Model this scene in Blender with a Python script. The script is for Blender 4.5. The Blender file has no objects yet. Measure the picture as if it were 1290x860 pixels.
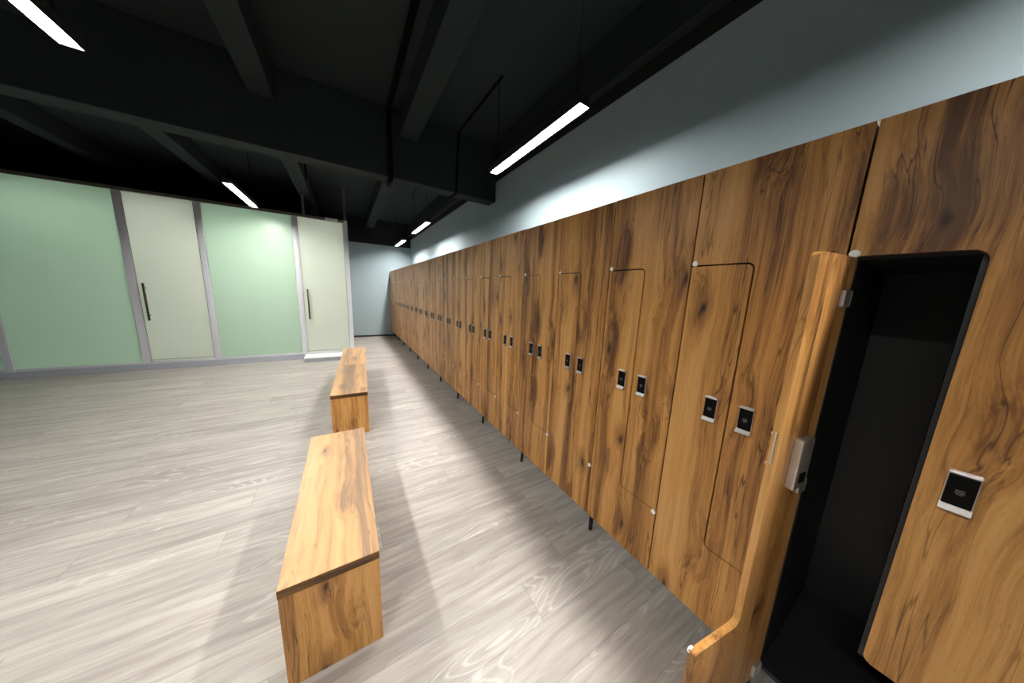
import bpy, bmesh, math, random
from mathutils import Vector, Matrix
random.seed(7)
S = bpy.context.scene
C = S.collection

# ------------------------------------------------------------------ helpers
def link(name, bm, mats, parent=None, smooth=False):
    me = bpy.data.meshes.new(name)
    bmesh.ops.recalc_face_normals(bm, faces=bm.faces)
    bm.to_mesh(me); bm.free()
    for m in (mats if isinstance(mats, (list, tuple)) else [mats]):
        me.materials.append(m)
    if smooth:
        for p in me.polygons: p.use_smooth = True
    o = bpy.data.objects.new(name, me); C.objects.link(o)
    if parent: o.parent = parent
    return o

def box(bm, x0, x1, y0, y1, z0, z1, mi=0, bev=0.0, mat=None):
    r = bmesh.ops.create_cube(bm, size=1.0)
    vs = r['verts']
    for v in vs:
        v.co = Vector(((x0+x1)/2 + v.co.x*(x1-x0), (y0+y1)/2 + v.co.y*(y1-y0), (z0+z1)/2 + v.co.z*(z1-z0)))
    fs = {f for v in vs for f in v.link_faces}
    for f in fs: f.material_index = mi
    if bev > 0:
        es = list({e for v in vs for e in v.link_edges})
        g = bmesh.ops.bevel(bm, geom=es, offset=bev, segments=2, affect='EDGES', profile=0.5, material=-1)
    return vs

def bx(name, mats, parent, *a, **k):
    bm = bmesh.new(); box(bm, *a, **k); return link(name, bm, mats, parent)

def tube(bm, pts, r, seg=12, mi=0, caps=True):
    pts = [Vector(p) for p in pts]; rings = []
    n = len(pts)
    for i, p in enumerate(pts):
        d = (pts[min(i+1, n-1)] - pts[max(i-1, 0)]).normalized()
        a = Vector((0, 0, 1)) if abs(d.z) < 0.9 else Vector((1, 0, 0))
        u = d.cross(a).normalized(); v = d.cross(u).normalized()
        rr = r[i] if isinstance(r, (list, tuple)) else r
        rings.append([bm.verts.new(p + rr*(math.cos(t)*u + math.sin(t)*v)) for t in [2*math.pi*k/seg for k in range(seg)]])
    # align rings so that neighbours do not twist
    for i in range(1, n):
        best = min(range(seg), key=lambda s: sum((rings[i][(k+s) % seg].co - rings[i-1][k].co).length for k in (0, seg//3)))
        rings[i] = rings[i][best:] + rings[i][:best]
        if (rings[i][1].co-rings[i-1][1].co).length > (rings[i][-1].co-rings[i-1][1].co).length:
            rings[i] = [rings[i][0]] + rings[i][1:][::-1]
    for i in range(n-1):
        for k in range(seg):
            f = bm.faces.new((rings[i][k], rings[i][(k+1) % seg], rings[i+1][(k+1) % seg], rings[i+1][k]))
            f.material_index = mi; f.smooth = True
    if caps:
        for rg in (rings[0], rings[-1]):
            f = bm.faces.new(rg); f.material_index = mi

def empty(name, loc, rz=0):
    o = bpy.data.objects.new(name, None); C.objects.link(o)
    o.location = loc; o.rotation_euler = (0, 0, rz); o.empty_display_size = .1
    return o

def tag(o, label=None, cat=None, group=None, kind=None):
    if label: o['label'] = label
    if cat: o['category'] = cat
    if group: o['group'] = group
    if kind: o['kind'] = kind
    return o

def copy_tree(o, parent=None):
    c = o.copy(); C.objects.link(c)
    for k in ('label', 'category', 'group'):
        if parent is None and k in c.keys(): del c[k]
    if parent: c.parent = parent
    for ch in list(o.children): copy_tree(ch, c)
    return c

# ------------------------------------------------------------------ materials
class NT:
    def __init__(s, name):
        s.m = bpy.data.materials.new(name); s.m.use_nodes = True
        s.t = s.m.node_tree; s.n = s.t.nodes; s.l = s.t.links
        s.b = s.n['Principled BSDF']; s.out = s.n['Material Output']
    def node(s, t, **k):
        n = s.n.new(t)
        for a, v in k.items(): setattr(n, a, v)
        return n
    def set(s, sock, v):
        if hasattr(v, 'is_output') or isinstance(v, bpy.types.NodeSocket): s.l.new(v, sock)
        else: sock.default_value = v
    def math(s, op, a, b=None, c=None, clamp=False):
        n = s.node('ShaderNodeMath', operation=op, use_clamp=clamp)
        s.set(n.inputs[0], a)
        if b is not None: s.set(n.inputs[1], b)
        if c is not None: s.set(n.inputs[2], c)
        return n.outputs[0]
    def vmath(s, op, a, b=None, scale=None):
        n = s.node('ShaderNodeVectorMath', operation=op)
        s.set(n.inputs[0], a)
        if b is not None: s.set(n.inputs[1], b)
        if scale is not None: s.set(n.inputs[3], scale)
        return n.outputs[0]
    def noise(s, vec, scale=1, detail=3, rough=.5, dist=0, w=None):
        n = s.node('ShaderNodeTexNoise')
        if w is not None: n.noise_dimensions = '4D'; s.set(n.inputs['W'], w)
        s.set(n.inputs['Vector'], vec); n.inputs['Scale'].default_value = scale
        n.inputs['Detail'].default_value = detail; n.inputs['Roughness'].default_value = rough
        n.inputs['Distortion'].default_value = dist
        return n.outputs['Fac']
    def ramp(s, fac, stops, interp='LINEAR'):
        n = s.node('ShaderNodeValToRGB'); n.color_ramp.interpolation = interp
        e = n.color_ramp.elements
        while len(e) < len(stops): e.new(.5)
        for el, (p, c) in zip(e, stops):
            el.position = p; el.color = (c if len(c) == 4 else (*c, 1)) if isinstance(c, tuple) else (c, c, c, 1)
        s.set(n.inputs[0], fac); return n.outputs[0]
    def mix(s, fac, a, b, mode='MIX'):
        n = s.node('ShaderNodeMix', data_type='RGBA', blend_type=mode)
        s.set(n.inputs[0], fac); s.set(n.inputs[6], a); s.set(n.inputs[7], b)
        return n.outputs[2]
    def maprange(s, v, a, b, c, d, smooth=False):
        n = s.node('ShaderNodeMapRange'); n.clamp = True
        if smooth: n.interpolation_type = 'SMOOTHSTEP'
        s.set(n.inputs[0], v)
        for i, x in enumerate((a, b, c, d)): n.inputs[i+1].default_value = x
        return n.outputs[0]
    def bump(s, h, strength=.1, dist=.01):
        n = s.node('ShaderNodeBump'); n.inputs['Strength'].default_value = strength
        n.inputs['Distance'].default_value = dist; s.set(n.inputs['Height'], h)
        s.l.new(n.outputs[0], s.b.inputs['Normal'])

def rgb(r, g, b): return (r, g, b, 1)

def simple(name, col, rough=.5, metal=0.0, emit=None, es=0):
    t = NT(name); t.b.inputs['Base Color'].default_value = rgb(*col)
    t.b.inputs['Roughness'].default_value = rough; t.b.inputs['Metallic'].default_value = metal
    # faint procedural variation so that no surface is perfectly flat
    tc = t.node('ShaderNodeTexCoord')
    n = t.noise(tc.outputs['Object'], 30, 3)
    c = t.mix(t.maprange(n, .3, .7, 0, 1), rgb(*[x*.93 for x in col]), rgb(*[min(1, x*1.05) for x in col]))
    t.l.new(c, t.b.inputs['Base Color'])
    if emit:
        t.b.inputs['Emission Color'].default_value = rgb(*emit); t.b.inputs['Emission Strength'].default_value = es
    if name in ('black_conduit', 'black_lock_face'): t.b.inputs['Specular IOR Level'].default_value = .1
    return t.m

def oak(name, axis='Z', locker=False, seed=0.0, dark=1.0, pale=0.0):
    """rustic oak decor: grain runs along the given axis"""
    t = NT(name)
    if locker:
        geo = t.node('ShaderNodeNewGeometry'); src = geo.outputs['Position']
        sep = t.node('ShaderNodeSeparateXYZ'); t.l.new(src, sep.inputs[0])
        col = t.math('FLOOR', t.math('DIVIDE', t.math('ADD', sep.outputs[1], .0005), .4))
        wn = t.node('ShaderNodeTexWhiteNoise', noise_dimensions='1D'); t.l.new(col, wn.inputs['W'])
        off = t.vmath('SCALE', wn.outputs['Color'], scale=37.0)
    else:
        tc = t.node('ShaderNodeTexCoord'); src = tc.outputs['Object']
        oi = t.node('ShaderNodeObjectInfo')
        wn = t.node('ShaderNodeTexWhiteNoise', noise_dimensions='1D')
        t.l.new(t.math('ADD', oi.outputs['Random'], seed), wn.inputs['W'])
        off = t.vmath('SCALE', wn.outputs['Color'], scale=23.0)
    # swizzle so that grain always runs along local z
    if axis != 'Z':
        sp = t.node('ShaderNodeSeparateXYZ'); t.l.new(src, sp.inputs[0]); cb = t.node('ShaderNodeCombineXYZ')
        order = {'Y': (0, 2, 1), 'X': (1, 2, 0)}[axis]
        for i, j in enumerate(order): t.l.new(sp.outputs[j], cb.inputs[i])
        src = cb.outputs[0]
    p = t.vmath('ADD', src, off)
    # knots
    kv = t.node('ShaderNodeTexVoronoi', feature='F1', voronoi_dimensions='2D'); kv.inputs['Scale'].default_value = 1.0
    ks = t.node('ShaderNodeSeparateXYZ'); t.l.new(p, ks.inputs[0]); kc = t.node('ShaderNodeCombineXYZ')
    t.l.new(t.math('ADD', ks.outputs[0], ks.outputs[1]), kc.inputs[0]); t.l.new(ks.outputs[2], kc.inputs[1])
    kp = t.vmath('MULTIPLY', kc.outputs[0], (5.2, 2.1, 0))
    kn = t.node('ShaderNodeTexNoise'); t.l.new(t.vmath('MULTIPLY', p, (14, 14, 5)), kn.inputs['Vector']); kn.inputs['Scale'].default_value = 1
    kp = t.vmath('ADD', kp, t.vmath('SCALE', t.vmath('SUBTRACT', kn.outputs['Color'], (.5, .5, .5)), scale=.30))
    t.l.new(kp, kv.inputs['Vector']); kd = kv.outputs['Distance']
    near = t.maprange(kd, .02, .42, 1, 0, True)
    # grain swerves round the knots and wanders slowly
    w1 = t.node('ShaderNodeTexNoise'); t.l.new(t.vmath('MULTIPLY', p, (3.5, 3.5, 1.6)), w1.inputs['Vector']); w1.inputs['Scale'].default_value = 1; w1.inputs['Detail'].default_value = 2
    warp = t.vmath('MULTIPLY', t.vmath('SUBTRACT', w1.outputs['Color'], (.5, .5, .5)), (.06, .06, 0))
    q = t.vmath('ADD', p, warp)
    cbn = t.node('ShaderNodeCombineXYZ')
    t.l.new(t.math('MULTIPLY', near, .022), cbn.inputs[0]); t.l.new(t.math('MULTIPLY', near, .022), cbn.inputs[1])
    q = t.vmath('ADD', q, cbn.outputs[0])
    band = t.noise(t.vmath('MULTIPLY', q, (10, 10, .4)), 1, 2, .5)
    streak = t.noise(t.vmath('MULTIPLY', q, (36, 36, .8)), 1, 5, .62)
    fine = t.noise(t.vmath('MULTIPLY', q, (230, 230, 7)), 1, 3, .6)
    crack = t.noise(t.vmath('MULTIPLY', q, (22, 22, .9)), 1, 3, .5)
    pore = t.noise(t.vmath('MULTIPLY', q, (420, 420, 40)), 1, 2, .5)
    v = t.math('ADD', t.math('MULTIPLY', band, .62), t.math('MULTIPLY', streak, .48))
    v = t.math('ADD', v, t.math('MULTIPLY', t.math('SUBTRACT', fine, .5), .20))
    v = t.math('SUBTRACT', v, t.math('MULTIPLY', near, .07))
    D = dark
    c = t.ramp(v, [(.36, (.105*D, .043*D, .014*D)), (.44, (.22*D, .098*D, .030*D)), (.515, (.39*D, .186*D, .052*D)), (.60, (.52*D, .265*D, .080*D)), (.72, (.60*D, .33*D, .12*D))])
    # thin dark cracks following the grain
    ck = t.math('ABSOLUTE', t.math('SUBTRACT', crack, .48))
    ckm = t.math('MULTIPLY', t.maprange(ck, .0, .014, 1, 0), t.maprange(band, .42, .62, .95, 0.15))
    c = t.mix(ckm, c, rgb(.055, .024, .011))
    c = t.mix(t.maprange(pore, .62, .75, 0, .35), c, rgb(.11, .055, .024))
    # only some cells carry a knot
    sel = t.node('ShaderNodeSeparateColor'); t.l.new(kv.outputs['Color'], sel.inputs[0])
    has = t.math('GREATER_THAN', sel.outputs[0], .52)
    km = t.math('MULTIPLY', t.maprange(kd, .008, .09, 1, 0, True), has)
    halo = t.math('MULTIPLY', t.maprange(kd, .03, .27, .55, 0, True), has)
    c = t.mix(halo, c, rgb(.15*D, .072*D, .03*D))
    c = t.mix(km, c, rgb(.035, .016, .009))
    if pale: c = t.mix(pale, c, rgb(.62, .52, .40))  # painted glare: washes the oak towards a bleached highlight tone
    t.l.new(c, t.b.inputs['Base Color'])
    t.l.new(t.maprange(v, .4, .7, .42, .34), t.b.inputs['Roughness'])
    t.b.inputs['Specular IOR Level'].default_value = .35
    t.bump(t.math('ADD', fine, t.math('MULTIPLY', pore, .5)), .06, .002)
    return t.m

def floor_mat():
    t = NT('grey_wood_plank_floor')
    geo = t.node('ShaderNodeNewGeometry')
    sp = t.node('ShaderNodeSeparateXYZ'); t.l.new(geo.outputs['Position'], sp.inputs[0])
    x, y = sp.outputs[0], sp.outputs[1]
    PW, PL = .185, 1.25
    row = t.math('FLOOR', t.math('DIVIDE', t.math('ADD', y, 20), PW))
    wr = t.node('ShaderNodeTexWhiteNoise', noise_dimensions='1D'); t.l.new(row, wr.inputs['W'])
    xs = t.math('ADD', t.math('ADD', x, 30), t.math('MULTIPLY', wr.outputs['Value'], PL))
    cell = t.math('FLOOR', t.math('DIVIDE', xs, PL))
    cb = t.node('ShaderNodeCombineXYZ'); t.l.new(row, cb.inputs[0]); t.l.new(cell, cb.inputs[1])
    wc = t.node('ShaderNodeTexWhiteNoise', noise_dimensions='2D'); t.l.new(cb.outputs[0], wc.inputs['Vector'])
    off = t.vmath('SCALE', wc.outputs['Color'], scale=41)
    p = t.vmath('ADD', geo.outputs['Position'], off)
    wv = t.node('ShaderNodeTexNoise'); t.l.new(t.vmath('MULTIPLY', p, (1.5, 5, 1)), wv.inputs['Vector']); wv.inputs['Scale'].default_value = 1
    q = t.vmath('ADD', p, t.vmath('MULTIPLY', t.vmath('SUBTRACT', wv.outputs['Color'], (.5, .5, .5)), (0, .07, 0)))
    streak = t.noise(t.vmath('MULTIPLY', q, (2.2, 26, 1)), 1, 5, .6)
    fine = t.noise(t.vmath('MULTIPLY', q, (9, 210, 1)), 1, 3, .6)
    # cathedral figure: contour rings of a slow stretched field
    fld = t.noise(t.vmath('MULTIPLY', q, (1.1, 6.5, 1)), 1, 1, .4)
    rings = t.math('SINE', t.math('MULTIPLY', fld, 175))
    cath = t.math('MULTIPLY', t.maprange(rings, .45, .95, 0, 1), t.maprange(fld, .53, .60, 0, 1))
    cath = t.math('MULTIPLY', cath, t.maprange(fine, .35, .6, .35, 1))
    v = t.math('ADD', t.math('MULTIPLY', streak, .85), t.math('MULTIPLY', t.math('SUBTRACT', fine, .5), .28))
    v = t.math('ADD', v, t.math('MULTIPLY', t.math('SUBTRACT', wc.outputs['Value'], .5), .12))
    c = t.ramp(v, [(.26, (.25, .228, .208)), (.40, (.315, .292, .267)), (.52, (.375, .352, .320)), (.66, (.43, .408, .372))])
    c = t.mix(t.math('MULTIPLY', cath, .5), c, rgb(.58, .56, .53))
    fy = t.math('FRACT', t.math('DIVIDE', t.math('ADD', y, 20), PW)); fx = t.math('FRACT', t.math('DIVIDE', xs, PL))
    ey = t.math('LESS_THAN', t.math('MINIMUM', fy, t.math('SUBTRACT', 1, fy)), .0055)
    ex = t.math('LESS_THAN', t.math('MINIMUM', fx, t.math('SUBTRACT', 1, fx)), .0012)
    seam = t.math('MAXIMUM', ex, ey)
    c = t.mix(t.math('MULTIPLY', seam, .45), c, rgb(.12, .105, .095))
    t.l.new(c, t.b.inputs['Base Color'])
    t.b.inputs['Roughness'].default_value = .42
    t.b.inputs['Specular IOR Level'].default_value = .4
    t.bump(t.math('SUBTRACT', fine, t.math('MULTIPLY', seam, 1.5)), .08, .002)
    return t.m

def plaster(name, col, rough=.8, var=.06, bump=.15):
    t = NT(name); geo = t.node('ShaderNodeNewGeometry')
    n = t.noise(geo.outputs['Position'], 1.7, 4, .6); f = t.noise(geo.outputs['Position'], 160, 3, .6)
    c = t.mix(n, rgb(*[x*(1-var) for x in col]), rgb(*[x*(1+var) for x in col]))
    t.l.new(c, t.b.inputs['Base Color']); t.b.inputs['Roughness'].default_value = rough
    t.b.inputs['Specular IOR Level'].default_value = .25
    t.bump(f, bump, .002); return t.m

def frosted(name, col, body):
    t = NT(name)
    geo = t.node('ShaderNodeNewGeometry')
    n = t.noise(geo.outputs['Position'], 1.1, 2, .5)
    c = t.mix(n, rgb(*[x*.96 for x in col]), rgb(*[min(1, x*1.04) for x in col]))
    tr = t.node('ShaderNodeBsdfTranslucent'); t.l.new(c, tr.inputs[0])
    di = t.node('ShaderNodeBsdfDiffuse'); di.inputs[0].default_value = rgb(*body)
    m1 = t.node('ShaderNodeMixShader'); m1.inputs[0].default_value = .35
    t.l.new(tr.outputs[0], m1.inputs[1]); t.l.new(di.outputs[0], m1.inputs[2])
    gl = t.node('ShaderNodeBsdfGlossy'); gl.inputs['Roughness'].default_value = .32
    fr = t.node('ShaderNodeFresnel'); fr.inputs[0].default_value = 1.5
    m2 = t.node('ShaderNodeMixShader'); t.l.new(fr.outputs[0], m2.inputs[0])
    t.l.new(m1.outputs[0], m2.inputs[1]); t.l.new(gl.outputs[0], m2.inputs[2])
    t.l.new(m2.outputs[0], t.out.inputs[0]); return t.m

LAMP_W = 94.0
M = dict(
    door=oak('oak_locker_door', 'Z', locker=True),
    top=oak('oak_bench_top_glare', 'Y', seed=.31, dark=1.0, pale=.24),  # same oak as the panels, with bright overhead light mixed into its colour
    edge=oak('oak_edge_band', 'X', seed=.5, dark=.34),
    panel=oak('oak_bench_panel', 'Z', seed=.77),
    floor=floor_mat(),
    teal=plaster('pale_blue_paint', (.30, .375, .405)),
    black=plaster('charcoal_ceiling_paint', (.016, .024, .026), .85, .12, .4),
    blackwall=plaster('black_wall_paint', (.012, .013, .014), .8),
    carcass=simple('black_laminate', (.012, .012, .013), .45),
    leg=simple('black_powder_coat', (.008, .008, .009), .4),
    chrome=simple('brushed_chrome', (.66, .64, .61), .36, .85),
    face=simple('black_lock_face', (.003, .003, .003), .3),
    mark=simple('grey_lock_mark', (.12, .12, .125), .5),
    cap=simple('white_plastic_cap', (.9, .9, .88), .35),
    alu=simple('anodised_aluminium', (.58, .59, .64), .45, .15),
    alushade=simple('shaded_aluminium', (.13, .12, .10), .4, .3),  # frame aluminium darkened: shadow at the cubicle top put into the colour
    step=simple('white_stone_sill', (.78, .79, .80), .4),
    plinth=simple('grey_painted_plinth', (.36, .38, .43), .5),
    seal=simple('dark_rubber_seal', (.10, .10, .10), .6),
    bronze=simple('dark_bronze_handle', (.07, .05, .035), .35, .6),
    glass=frosted('green_frosted_glass', (.80, .95, .83), (.60, .74, .62)),
    glassdoor=frosted('pale_frosted_glass', (.94, .97, .90), (.78, .83, .73)),
    inner=simple('white_cubicle_lining', (.8, .82, .8), .6),
    housing=simple('black_lamp_housing', (.015, .015, .015), .45),
    lit=simple('lamp_diffuser', (.9, .9, .9), .5, 0, (1.0, .965, .91), LAMP_W),
    litcub=simple('cubicle_lamp_diffuser', (.9, .9, .9), .5, 0, (.97, 1.0, .93), 32.0),
    base=simple('black_baseboard', (.010, .010, .011), .5),
    conduit=simple('black_conduit', (.002, .002, .002), .95),
    greypost=simple('dark_grey_steel', (.07, .085, .08), .5),
)

# ------------------------------------------------------------------ room shell
XW, XL, YF, YN, ZC, ZP = .6, -5.6, 8.48, -4.2, 3.27, 2.843
def struct(name, mats, *a, **k):
    o = bx(name, mats, None, *a, **k); return tag(o, kind='structure')
tag(struct('floor', M['floor'], XL-.2, XW+.2, YN-.2, YF+.2, -.1, 0), 'grey wood-look plank floor running the length of the room', 'floor')
tag(struct('ceiling', M['black'], XL-.2, XW+.2, YN-.2, YF+.2, ZC, ZC+.15), 'black painted concrete ceiling slab', 'ceiling')
def wall(name, a, label):
    bm = bmesh.new(); x0, x1, y0, y1, zp = a
    box(bm, x0, x1, y0, y1, 0, zp, 0); box(bm, x0, x1, y0, y1, zp, ZC, 1)
    o = link(name, bm, [M['teal'], M['blackwall']]); tag(o, label, 'wall', kind='structure'); return o
wall('wall_right', (XW, XW+.18, YN-.2, YF+.2, ZP), 'pale blue wall behind the locker row, black near the ceiling')
wall('wall_far', (XL-.2, XW, YF, YF+.18, 2.612), 'pale blue end wall beyond the lockers')
wall('wall_left', (XL-.18, XL, YN, YF, 2.843), 'pale blue wall on the far left')
wall('wall_near', (XL-.18, XW, YN-.18, YN, 2.843), 'pale blue wall behind the viewer')
tag(struct('baseboard_far', M['base'], -1.03, .598, YF-.014, YF-.0005, 0, .045, bev=.002), 'thin black baseboard on the end wall', 'baseboard')
tag(struct('baseboard_right', M['base'], XW-.012, XW-.0005, YN+.01, YF-.02, 0, .045, bev=.002), 'thin black baseboard behind the lockers', 'baseboard')
tag(struct('baseboard_left', M['base'], XL+.0005, XL+.014, YN+.02, 5.9, 0, .045, bev=.002), 'thin black baseboard on the left wall', 'baseboard')
# beams of the concrete ceiling
def beam(a, label, name='ceiling_beam'):
    tag(struct(name, M['black'], *a, bev=.006), label, 'beam')
YB0, YB1, ZB = 2.92, 3.12, 2.60
beam((XL, XW, YB0, YB1, ZB, ZC), 'deep black cross beam spanning the room above the second light')
beam((XW-.068, XW, YN, YB0, 2.943, ZC), 'shallow black beam along the right wall, near bay')
beam((XW-.068, XW, YB1, YF, 2.943, ZC), 'shallow black beam along the right wall, far bay')
for xa, xb, zz, lab in ((-.562, -.378, 3.03, 'joist nearest the lights'), (-1.75, -1.58, 3.0, 'second joist from the lockers'), (-2.95, -2.77, 3.03, 'third joist from the lockers'), (-4.15, -3.97, 3.03, 'leftmost joist')):
    beam((xa, xb, YN, YB0, zz, ZC), 'black ceiling ' + lab + ', before the cross beam', 'ceiling_joist')
    beam((xa, xb, YB1, YF, zz, ZC), 'black ceiling ' + lab + ', beyond the cross beam', 'ceiling_joist')

# ------------------------------------------------------------------ lockers
W, DEP, ZT, Z1, Z2, ZBOT, ZL = .4, .55, 1.892, 1.560, .472, .155, 1.028
G, TH, RC = .0028, .018, .022

def round_poly(pts, rad):
    out = []; n = len(pts)
    for i, (p, r) in enumerate(zip(pts, rad)):
        P = Vector(p)
        if r <= 0: out.append(P); continue
        a = (Vector(pts[i-1])-P).normalized(); b = (Vector(pts[(i+1) % n])-P).normalized()
        cen = P + (a+b)*r
        s = P + a*r; e = P + b*r
        for k in range(7):
            th = k/6*math.pi/2
            out.append(cen + (s-cen)*math.cos(th) + (e-cen)*math.sin(th))
    return out

def door_mesh(pts, rad, name, mats, parent):
    """pts in (s, z); s runs from the far edge of the column towards the camera (-y); x 0..TH"""
    bm = bmesh.new()
    pl = round_poly(pts, rad)
    vs = [bm.verts.new((0, -p.x, p.y)) for p in pl]
    f = bm.faces.new(vs)
    r = bmesh.ops.extrude_face_region(bm, geom=[f])
    for v in [g for g in r['geom'] if isinstance(g, bmesh.types.BMVert)]: v.co.x += TH
    return link(name, bm, mats, parent)

def lower_pts():
    H = .2
    return ([(G, ZBOT), (W-G, ZBOT), (W-G, Z2-G), (H-G, Z2-G), (H-G, Z1-G), (G, Z1-G)], [.001, .001, 0, RC+G, RC-G, 0])
def upper_pts():
    H = .2
    return ([(G, ZT), (W-G, ZT), (W-G, Z2+G), (H+G, Z2+G), (H+G, Z1+G), (G, Z1+G)], [0, 0, 0, RC-G, RC+G, 0])

def lock_mesh(s, parent):
    """electronic lock: chrome surround with lip on top and a grip at the foot, black glass face, small grey mark"""
    bm = bmesh.new(); w, h = .021, .049; y = -s
    box(bm, -.007, .0005, y-w, y+w, ZL-h, ZL+h, 0, .0022)                      # surround
    box(bm, -.0105, -.0065, y-w+.002, y+w-.002, ZL-h+.016, ZL+h-.009, 1, .0012)  # black face
    box(bm, -.016, -.0068, y-w, y+w, ZL+h-.0065, ZL+h-.001, 0, .0015)          # top lip
    # slanted grip at the foot
    prof = [(-.0068, ZL-h+.0008), (-.0150, ZL-h+.0012), (-.0165, ZL-h+.0035), (-.0068, ZL-h+.0165)]
    a = [bm.verts.new((px, y-w, pz)) for px, pz in prof]; b = [bm.verts.new((px, y+w, pz)) for px, pz in prof]
    fs = [bm.faces.new(a), bm.faces.new(b[::-1])]
    for k in range(4): fs.append(bm.faces.new((a[k], b[k], b[(k+1) % 4], a[(k+1) % 4])))
    box(bm, -.0112, -.0100, y-.006, y+.006, ZL+.004, ZL+.0062, 2)
    box(bm, -.0112, -.0100, y-.0065, y+.0065, ZL-.001, ZL+.0012, 2)
    box(bm, -.0112, -.0100, y-.0045, y+.0045, ZL-.005, ZL-.0036, 2)
    return link('electronic_lock', bm, [M['chrome'], M['face'], M['mark']], parent)

def cap_mesh(s, z, parent, r=.0105):
    bm = bmesh.new()
    tube(bm, [(.004, -s, z), (-.0025, -s, z), (-.0042, -s, z)], [r, r, r*.8], 20)
    return link('hinge_cap', bm, M['cap'], parent)

def leg_mesh(x, y, parent):
    bm = bmesh.new(); d = .02 if x < .3 else -.02
    tube(bm, [(x+d, y+.012, ZBOT+.018), (x+d, y+.012, ZBOT+.006), (x+d, y+.012, ZBOT+.004), (x, y, 0.004), (x, y, 0)], [.024, .024, .015, .0115, .0095], 18)
    return link('leg', bm, M['leg'], parent)

def carcass(parent, width_cols=2):
    L = W*width_cols; bm = bmesh.new(); x0 = TH+.002; t = .016
    yy = [(-G, -G-t), (-L+G+t, -L+G)]
    for a, b in yy: box(bm, x0, DEP, min(a, b), max(a, b), ZBOT+.002, ZT-.002, 0, .0008)
    link('side_panel', bm, M['carcass'], parent)
    bm = bmesh.new(); box(bm, x0+.001, DEP-.012, -L+G+t+.0004, -G-t-.0004, ZT-.020, ZT-.004, 0); link('top_panel', bm, M['carcass'], parent)
    bm = bmesh.new(); box(bm, x0+.001, DEP-.012, -L+G+t+.0004, -G-t-.0004, ZBOT+.003, ZBOT+.019, 0); link('bottom_panel', bm, M['carcass'], parent)
    bm = bmesh.new(); box(bm, DEP-.011, DEP-.003, -L+G+t+.0004, -G-t-.0004, ZBOT+.003, ZT-.004, 0); link('back_panel', bm, M['carcass'], parent)
    bm = bmesh.new(); box(bm, x0+.001, DEP-.012, -W-.008, -W+.008, ZBOT+.0195, ZT-.0205, 0); link('partition', bm, M['carcass'], parent)
    for c in range(width_cols):   # Z-shaped inner divider of every column: the two compartments interlock
        bm = bmesh.new(); y0 = -W*c; a, b = y0-G-t-.001, y0-W+.009
        if c == 1: a, b = y0-.009, y0-W+G+t+.001
        box(bm, x0+.002, DEP-.013, y0-.208, a, Z1-.006, Z1+.008, 0)
        box(bm, x0+.002, DEP-.013, y0-.208, y0-.194, Z2-.006, Z1-.0065, 0)
        box(bm, x0+.002, DEP-.013, b, y0-.2085, Z2-.006, Z2+.008, 0)
        link('inner_divider', bm, M['carcass'], parent)

def make_cabinet(ytop, legs_far=False):
    root = empty('locker_cabinet', (0, ytop, 0))
    carcass(root)
    for c in range(2):
        for nm, (pts, rad), ls, cap in (('upper_door', upper_pts(), .255, (.0125, Z1+.0085)), ('lower_door', lower_pts(), .145, (W-.0125, Z2-.0105))):
            d = door_mesh(pts, rad, nm, M['door'], root); d.location = (0, -W*c, 0)
            lock_mesh(ls, d); cap_mesh(*cap, d)
    for x in (.062, .49):
        leg_mesh(x, -2*W+.012, root)
    return root

# boundaries at odd multiples of .4; the farthest cabinet ends at 8.4
ORD = {1: 'first', 2: 'second', 3: 'third', 4: 'fourth', 5: 'fifth', 6: 'sixth', 7: 'seventh', 8: 'eighth', 9: 'ninth', 10: 'tenth', 11: 'eleventh'}
proto = make_cabinet(-.4+.8)          # this is the fully closed cabinet nearest the camera
cabs = {1: proto}                      # key: far boundary n
rng = random.Random(3)
for n in [3, 5, 7, 9, 11, 13, 15, 17, 19, 21, -1, -3, -5]:
    c = copy_tree(proto); c.location = (0, n*W, 0); cabs[n] = c
for n, c in cabs.items():
    doors = [d for d in c.children if d.name.startswith(('upper_door', 'lower_door'))]
    dz = rng.uniform(-.0018, .0018)
    for d in doors:
        d.location.x += rng.uniform(-.0008, .0012)
        d.location.z += dz if d.name.startswith('upper_door') and n > 1 else 0
    if n == 1: lab = 'oak-look locker cabinet with all doors shut, right beside the one with a door open'
    elif n == -1: lab = 'oak-look locker cabinet with one lower door swung wide open'
    elif n == -3: lab = 'closed oak-look locker cabinet next after the open one, towards the viewer'
    elif n == -5: lab = 'closed oak-look locker cabinet at the near end of the row behind the viewer'
    elif n == 21: lab = 'last oak-look locker cabinet of the row, ending at the far blue wall'
    elif n >= 13: lab = 'closed oak-look locker cabinet, %s from the far end wall' % ORD[(21-n)//2+1]
    else: lab = 'closed oak-look locker cabinet, %s beyond the one with the open door' % ORD[(n+1)//2]
    tag(c, lab, 'locker', 'two-column oak-look lockers along the right wall')
# far end legs of the last cabinet
for x in (.062, .49): leg_mesh(x, -.03, cabs[21])

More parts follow.
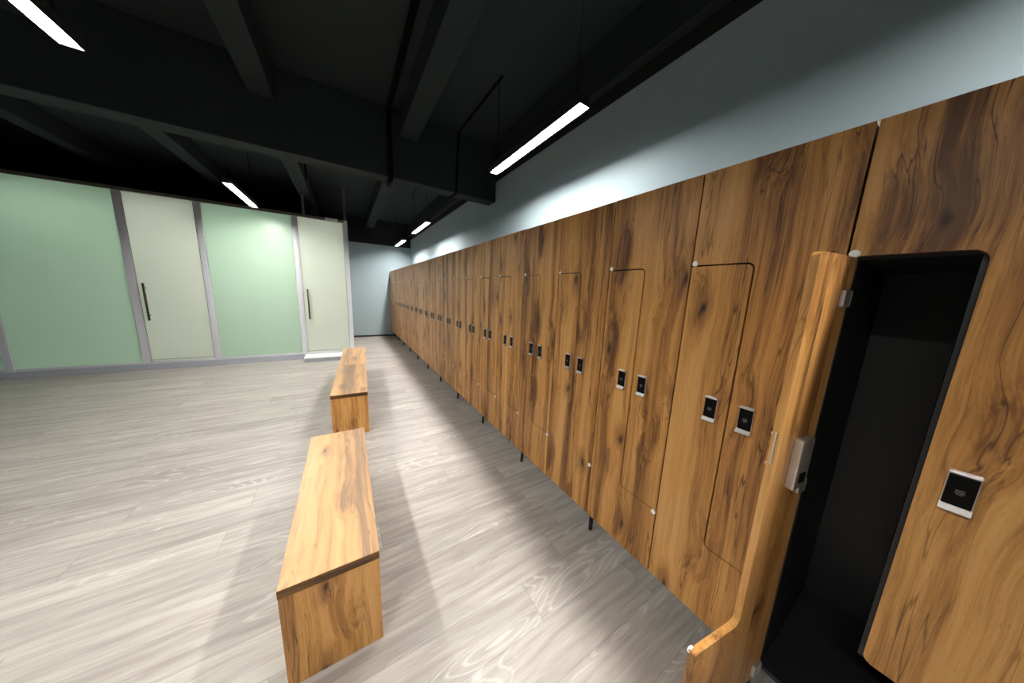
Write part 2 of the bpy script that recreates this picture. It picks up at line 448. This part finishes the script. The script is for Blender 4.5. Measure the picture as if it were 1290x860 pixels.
# the open lower door (far column of cabinet -1)
oc = cabs[-1]
lowers = [d for d in oc.children if d.name.startswith('lower_door')]
od = max(lowers, key=lambda d: d.location.y)
ang = math.atan2(.154, .988)                      # direction of the leaf from its hinge: (-cos, +sin)
od.location = (-.001, -G*1, 0); od.rotation_euler = (0, 0, -(math.pi/2 + ang))
od['label'] = 'lower locker door standing open into the aisle'
bm = bmesh.new()                                   # lock body on the inner face
box(bm, TH-.001, TH+.020, -.118, -.052, .915, 1.065, 0, .003)
box(bm, TH+.0195, TH+.0225, -.100, -.070, .935, .965, 1, .001)
link('lock_body', bm, [M['chrome'], M['face']], od)
bx('latch_plate', M['chrome'], od, .007, TH-.007, -.1995, -.1970, 1.0, 1.09, bev=.0005)
for hz in (.20, .90, 1.45):                        # cup hinges
    bm = bmesh.new()
    box(bm, TH-.001, TH+.009, -.050, -.006, hz-.022, hz+.022, 0, .003)
    tube(bm, [(TH+.004, -.012, hz-.02), (TH+.004, -.012, hz+.02)], .006, 12)
    link('hinge', bm, M['chrome'], od)

# ------------------------------------------------------------------ benches
def make_bench(L=1.15, wd=.306, H=.419, t=.0345):
    r = empty('bench', (0, 0, 0))
    bx('bench_top', M['top'], r, 0, wd, 0, L, H-t, H, bev=.0012)
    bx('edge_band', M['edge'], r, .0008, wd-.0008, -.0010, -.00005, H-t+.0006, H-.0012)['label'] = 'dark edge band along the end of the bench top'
    p = .022
    bx('end_panel', M['panel'], r, .001, wd-.001, .001, p, 0, H-t-.0004, bev=.001)
    bx('end_panel', M['panel'], r, .001, wd-.001, L-p, L-.001, 0, H-t-.0004, bev=.001)
    bx('side_panel', M['panel'], r, .001, .019, p+.0004, L-p-.0004, 0, H-t-.0004, bev=.001)
    bx('side_panel', M['panel'], r, wd-.019, wd-.001, p+.0004, L-p-.0004, 0, H-t-.0004, bev=.001)
    return r
b1 = make_bench(L=1.12); b1.location = (-1.3986, .4600, 0); b1.rotation_euler.z = -.006
tag(b1, 'oak-look box bench standing nearest the viewer, on its own', 'bench', 'low oak-look benches along the aisle')
b2 = make_bench(); a2 = -.047
b2.location = (-1.318, 2.372, 0); b2.rotation_euler.z = a2
tag(b2, 'middle oak-look bench, between the lone near bench and the farthest one', 'bench', 'low oak-look benches along the aisle')
b3 = copy_tree(b2)
b3.location = (-1.318 - math.sin(a2)*1.154, 2.372 + math.cos(a2)*1.154, 0)
tag(b3, 'farthest oak-look bench, butted end to end behind the middle one', 'bench', 'low oak-look benches along the aisle')

# ------------------------------------------------------------------ frosted glass cubicle
YC = 6.0
cub = empty('glass_cubicle', (-1.05, YC, 0))
tag(cub, 'frosted green glass cubicle in a grey aluminium frame left of the end wall', 'cubicle')
def cpart(name, mat, x0, x1, y0, y1, z0, z1, bev=.002, parent=cub, label=None):
    o = bx(name, mat, parent, x0+1.05, x1+1.05, y0-YC, y1-YC, z0, z1, bev=bev)
    if label: o['label'] = label
    return o
ZR = 2.66
cpart('plinth', M['plinth'], -5.55, -1.045, YC-.005, YC+.10, 0, .095)
cpart('top_rail', M['alushade'], -5.55, -1.09, YC+.00, YC+.06, 2.615, ZR)
cpart('frame_post', M['alu'], -1.095, -1.035, YC, YC+.07, .0955, ZR)
posts = [(-1.885, -1.825), (-3.05, -2.99), (-3.84, -3.78), (-5.0, -4.94)]
for a, b in posts: cpart('frame_post', M['alu'], a, b, YC, YC+.06, .0955, 2.6145)
# fixed panes
for a, b in ((-2.99, -1.885), (-4.94, -3.84), (-5.54, -5.0)):
    cpart('glass_pane', M['glass'], a+.0005, b-.0005, YC+.022, YC+.032, .125, 2.6145, bev=0)
    cpart('bottom_rail', M['alu'], a+.0005, b-.0005, YC+.005, YC+.05, .0955, .1245)
# two doors: leaf with dark seals, handle
for a, b in ((-1.825, -1.095), (-3.78, -3.05)):
    d = cpart('cubicle_door', M['glassdoor'], a+.020, b-.014, YC+.012, YC+.022, .125, 2.608, bev=0, label='pale frosted glass door')
    e = [(a+.001, a+.0195, .10, 2.612), (b-.0135, b-.001, .10, 2.612)]
    bm = bmesh.new()
    for x0, x1, z0, z1 in e: box(bm, x0+1.05, x1+1.05, .004, .03, z0, z1, 0, .001)
    box(bm, a+.020+1.05, b-.014+1.05, .004, .03, .0960, .1245, 0, .001)
    link('door_frame', bm, M['alu'], cub)
    bm = bmesh.new()
    box(bm, a+.0200+1.05, a+.0245+1.05, .008, .0115, .125, 2.608, 0); box(bm, b-.0185+1.05, b-.0145+1.05, .008, .0115, .125, 2.608, 0)
    box(bm, a+.0245+1.05, b-.0185+1.05, .008, .0115, .150, .154, 0)
    link('door_seal', bm, M['seal'], cub)
    hb = bmesh.new(); hx = a+.094+1.05
    tube(hb, [(hx, -.045, .775), (hx, -.045, 1.335)], .0125, 16)
    for z in (.85, 1.26): tube(hb, [(hx, -.045, z), (hx, .012, z)], .008, 12)
    link('door_handle', hb, M['bronze'], d)
cpart('door_closer', M['alu'], -1.385, -1.187, YC-.035, YC-.0005, 2.615, 2.658)
cpart('sill', M['plinth'], -1.835, -1.045, 5.66, YC-.0055, 0, .07, label='low step in front of the door')
cpart('sill_top', M['step'], -1.845, -1.040, 5.65, YC-.0055, .0705, .092, label='pale stone slab on the step')
cpart('side_wall', M['inner'], -1.055, -1.037, YC+.071, YF-.002, 0, ZR)
cpart('side_wall', M['inner'], -5.55, -5.53, YC+.101, YF-.002, 0, ZR)
cpart('back_lining', M['inner'], -5.52, -1.06, YF-.03, YF-.005, 0, ZR)
cpart('roof_panel', M['leg'], -5.54, -1.04, YC+.062, YF-.002, ZR+.001, ZR+.02)
cpart('floor_tray', M['inner'], -5.52, -1.06, YC+.101, YF-.031, .0, .06)
# round ceiling lamps inside the cubicle
for x in (-1.45, -2.45, -3.45, -4.5):
    bm = bmesh.new(); tube(bm, [(x+1.05, .75, ZR-.001), (x+1.05, .75, ZR-.02)], .14, 28)
    link('cubicle_lamp', bm, M['litcub'], cub)

# ------------------------------------------------------------------ linear pendant lights
def make_light(L=1.2):
    r = empty('linear_pendant_light', (0, 0, 2.54)); w, h, lip = .040, .06, .019
    bm = bmesh.new()
    box(bm, -w, -w+.003, 0, L, 0, h); box(bm, w-.003, w, 0, L, 0, h)
    box(bm, -w+.003, w-.003, 0, L, h-.003, h); box(bm, -w+.003, w-.003, 0, .003, 0, h-.003); box(bm, -w+.003, w-.003, L-.003, L, 0, h-.003)
    link('housing', bm, M['housing'], r)
    bm = bmesh.new(); box(bm, -w+.0032, w-.0032, .0032, L-.0032, lip, lip+.008); link('diffuser', bm, M['lit'], r)
    for y in (.08, L-.08):
        bm = bmesh.new(); tube(bm, [(0, y, h), (0, y, ZC-2.54)], .0017 if y < .5 else .003, 8)
        link('suspension_wire', bm, M['conduit'], r)
    return r
lt = make_light()
spots = [(.112, -2.05, 'lit linear pendant light over the lockers, just behind the viewer'), (-2.24, -1.40, 'lit linear pendant light of the left row, behind the viewer'),
         (.112, .80, 'lit linear pendant light hanging nearest, over the front lockers'), (.112, 4.45, 'middle lit linear pendant light of the three visible over the locker row'),
         (.112, 6.65, 'farthest lit linear pendant light, by the end wall'),
         (-2.24, 4.2, 'lit linear pendant light in front of the green glass cubicle'), (-2.24, .80, 'lit linear pendant light of the left row, level with the near bench')]
for i, (x, y, lab) in enumerate(spots):
    o = lt if i == 0 else copy_tree(lt)
    o.location = (x, y, 2.54); tag(o, lab, 'light', 'slim linear lights hung below the black ceiling')

# ------------------------------------------------------------------ conduits and posts
def conduit(pts, r, label):
    bm = bmesh.new(); P = [Vector(p) for p in pts]; out = [P[0]]
    for i in range(1, len(P)-1):
        a = (P[i-1]-P[i]).normalized(); b = (P[i+1]-P[i]).normalized()
        k = min(.035, (P[i-1]-P[i]).length*.45, (P[i+1]-P[i]).length*.45)
        s, e = P[i]+a*k, P[i]+b*k
        for j in range(6):
            t = j/5; out.append(s*(1-t)**2 + P[i]*2*t*(1-t) + e*t*t)
    out.append(P[-1]); tube(bm, out, r, 14)
    tag(link('conduit_pipe', bm, M['conduit']), label, 'conduit')
r = .011
conduit([(.10, 1.85, ZC-r+.002), (.088, YB0-r, ZC-r+.002), (.062, YB0-r, ZB-r), (.05, YB1+r, ZB-r), (.05, YB1+r, ZC-r+.002), (.09, 3.6, ZC-r+.002)], r, 'thin black conduit bending down and under the cross beam near the lights')
conduit([(.06, 4.75, ZC-r+.002), (.10, 5.65, ZC-r+.002)], r, 'short black conduit on the ceiling above the middle light')
r = .024
conduit([(-.665, YN+.05, ZC-r+.002), (-.665, YB0-r, ZC-r+.002), (-.665, YB0-r, ZB-r), (-.665, YB1-.02, ZB-r)], r, 'thick black pipe beside the ceiling joist, ending under the cross beam')
r = .012
conduit([(-1.55, 5.0, 2.99), (-1.55, 5.0, ZC-r+.002), (-.8, 5.0, ZC-r+.002), (-.585, 5.0, ZC-r+.002)], r, 'thin black conduit crossing the ceiling beyond the cross beam')
def post(x, y, z0, z1, w, label):
    bm = bmesh.new(); box(bm, x-w, x+w, y-w, y+w, z0+.006, z1-.006, 0, .002)
    box(bm, x-w*1.8, x+w*1.8, y-w*1.8, y+w*1.8, z1-.006, z1, 0); box(bm, x-w*1.2, x+w*1.2, y-w*1.2, y+w*1.2, z0, z0+.006, 0)
    tag(link('support_post', bm, M['greypost']), label, 'post')
post(-1.065, YC+.034, ZR+.0005, ZC, .022, 'dark grey steel post from the cubicle corner up to the ceiling')
post(-1.70, YC+.030, ZR, 3.0, .018, 'short dark grey post from the cubicle top up to the joist')

# ------------------------------------------------------------------ camera
f_px, yaw, pitch, roll = 347.472, .5685, -.1713, .0447
cy, sy, cp, sp_ = math.cos(yaw), math.sin(yaw), math.cos(pitch), math.sin(pitch)
F = Vector((sy*cp, cy*cp, sp_)); R = Vector((cy, -sy, 0)); U = R.cross(F)
R2 = math.cos(roll)*R + math.sin(roll)*U; U2 = -math.sin(roll)*R + math.cos(roll)*U
cam = bpy.data.cameras.new('camera'); co = bpy.data.objects.new('camera', cam); C.objects.link(co)
m = Matrix((R2, U2, -F)).transposed().to_4x4(); m.translation = Vector((-1.1537, -.5879, 1.4253)); co.matrix_world = m
cam.sensor_width = 36; cam.lens = 36*f_px/1290; cam.shift_x = (645-655.5)/1290; cam.clip_start = .02
S.camera = co

# ------------------------------------------------------------------ world, view
w = bpy.data.worlds.new('world'); S.world = w; w.use_nodes = True
w.node_tree.nodes['Background'].inputs[0].default_value = (.5, .55, .6, 1); w.node_tree.nodes['Background'].inputs[1].default_value = 0.0
S.view_settings.view_transform = 'Standard'; S.view_settings.look = 'None'
S.view_settings.gamma = 1; S.view_settings.use_curve_mapping = False
S.view_settings.exposure = 1.5
try:
    S.cycles.use_denoising = True; S.cycles.max_bounces = 8; S.cycles.diffuse_bounces = 5; S.cycles.sample_clamp_indirect = 6
except Exception: pass
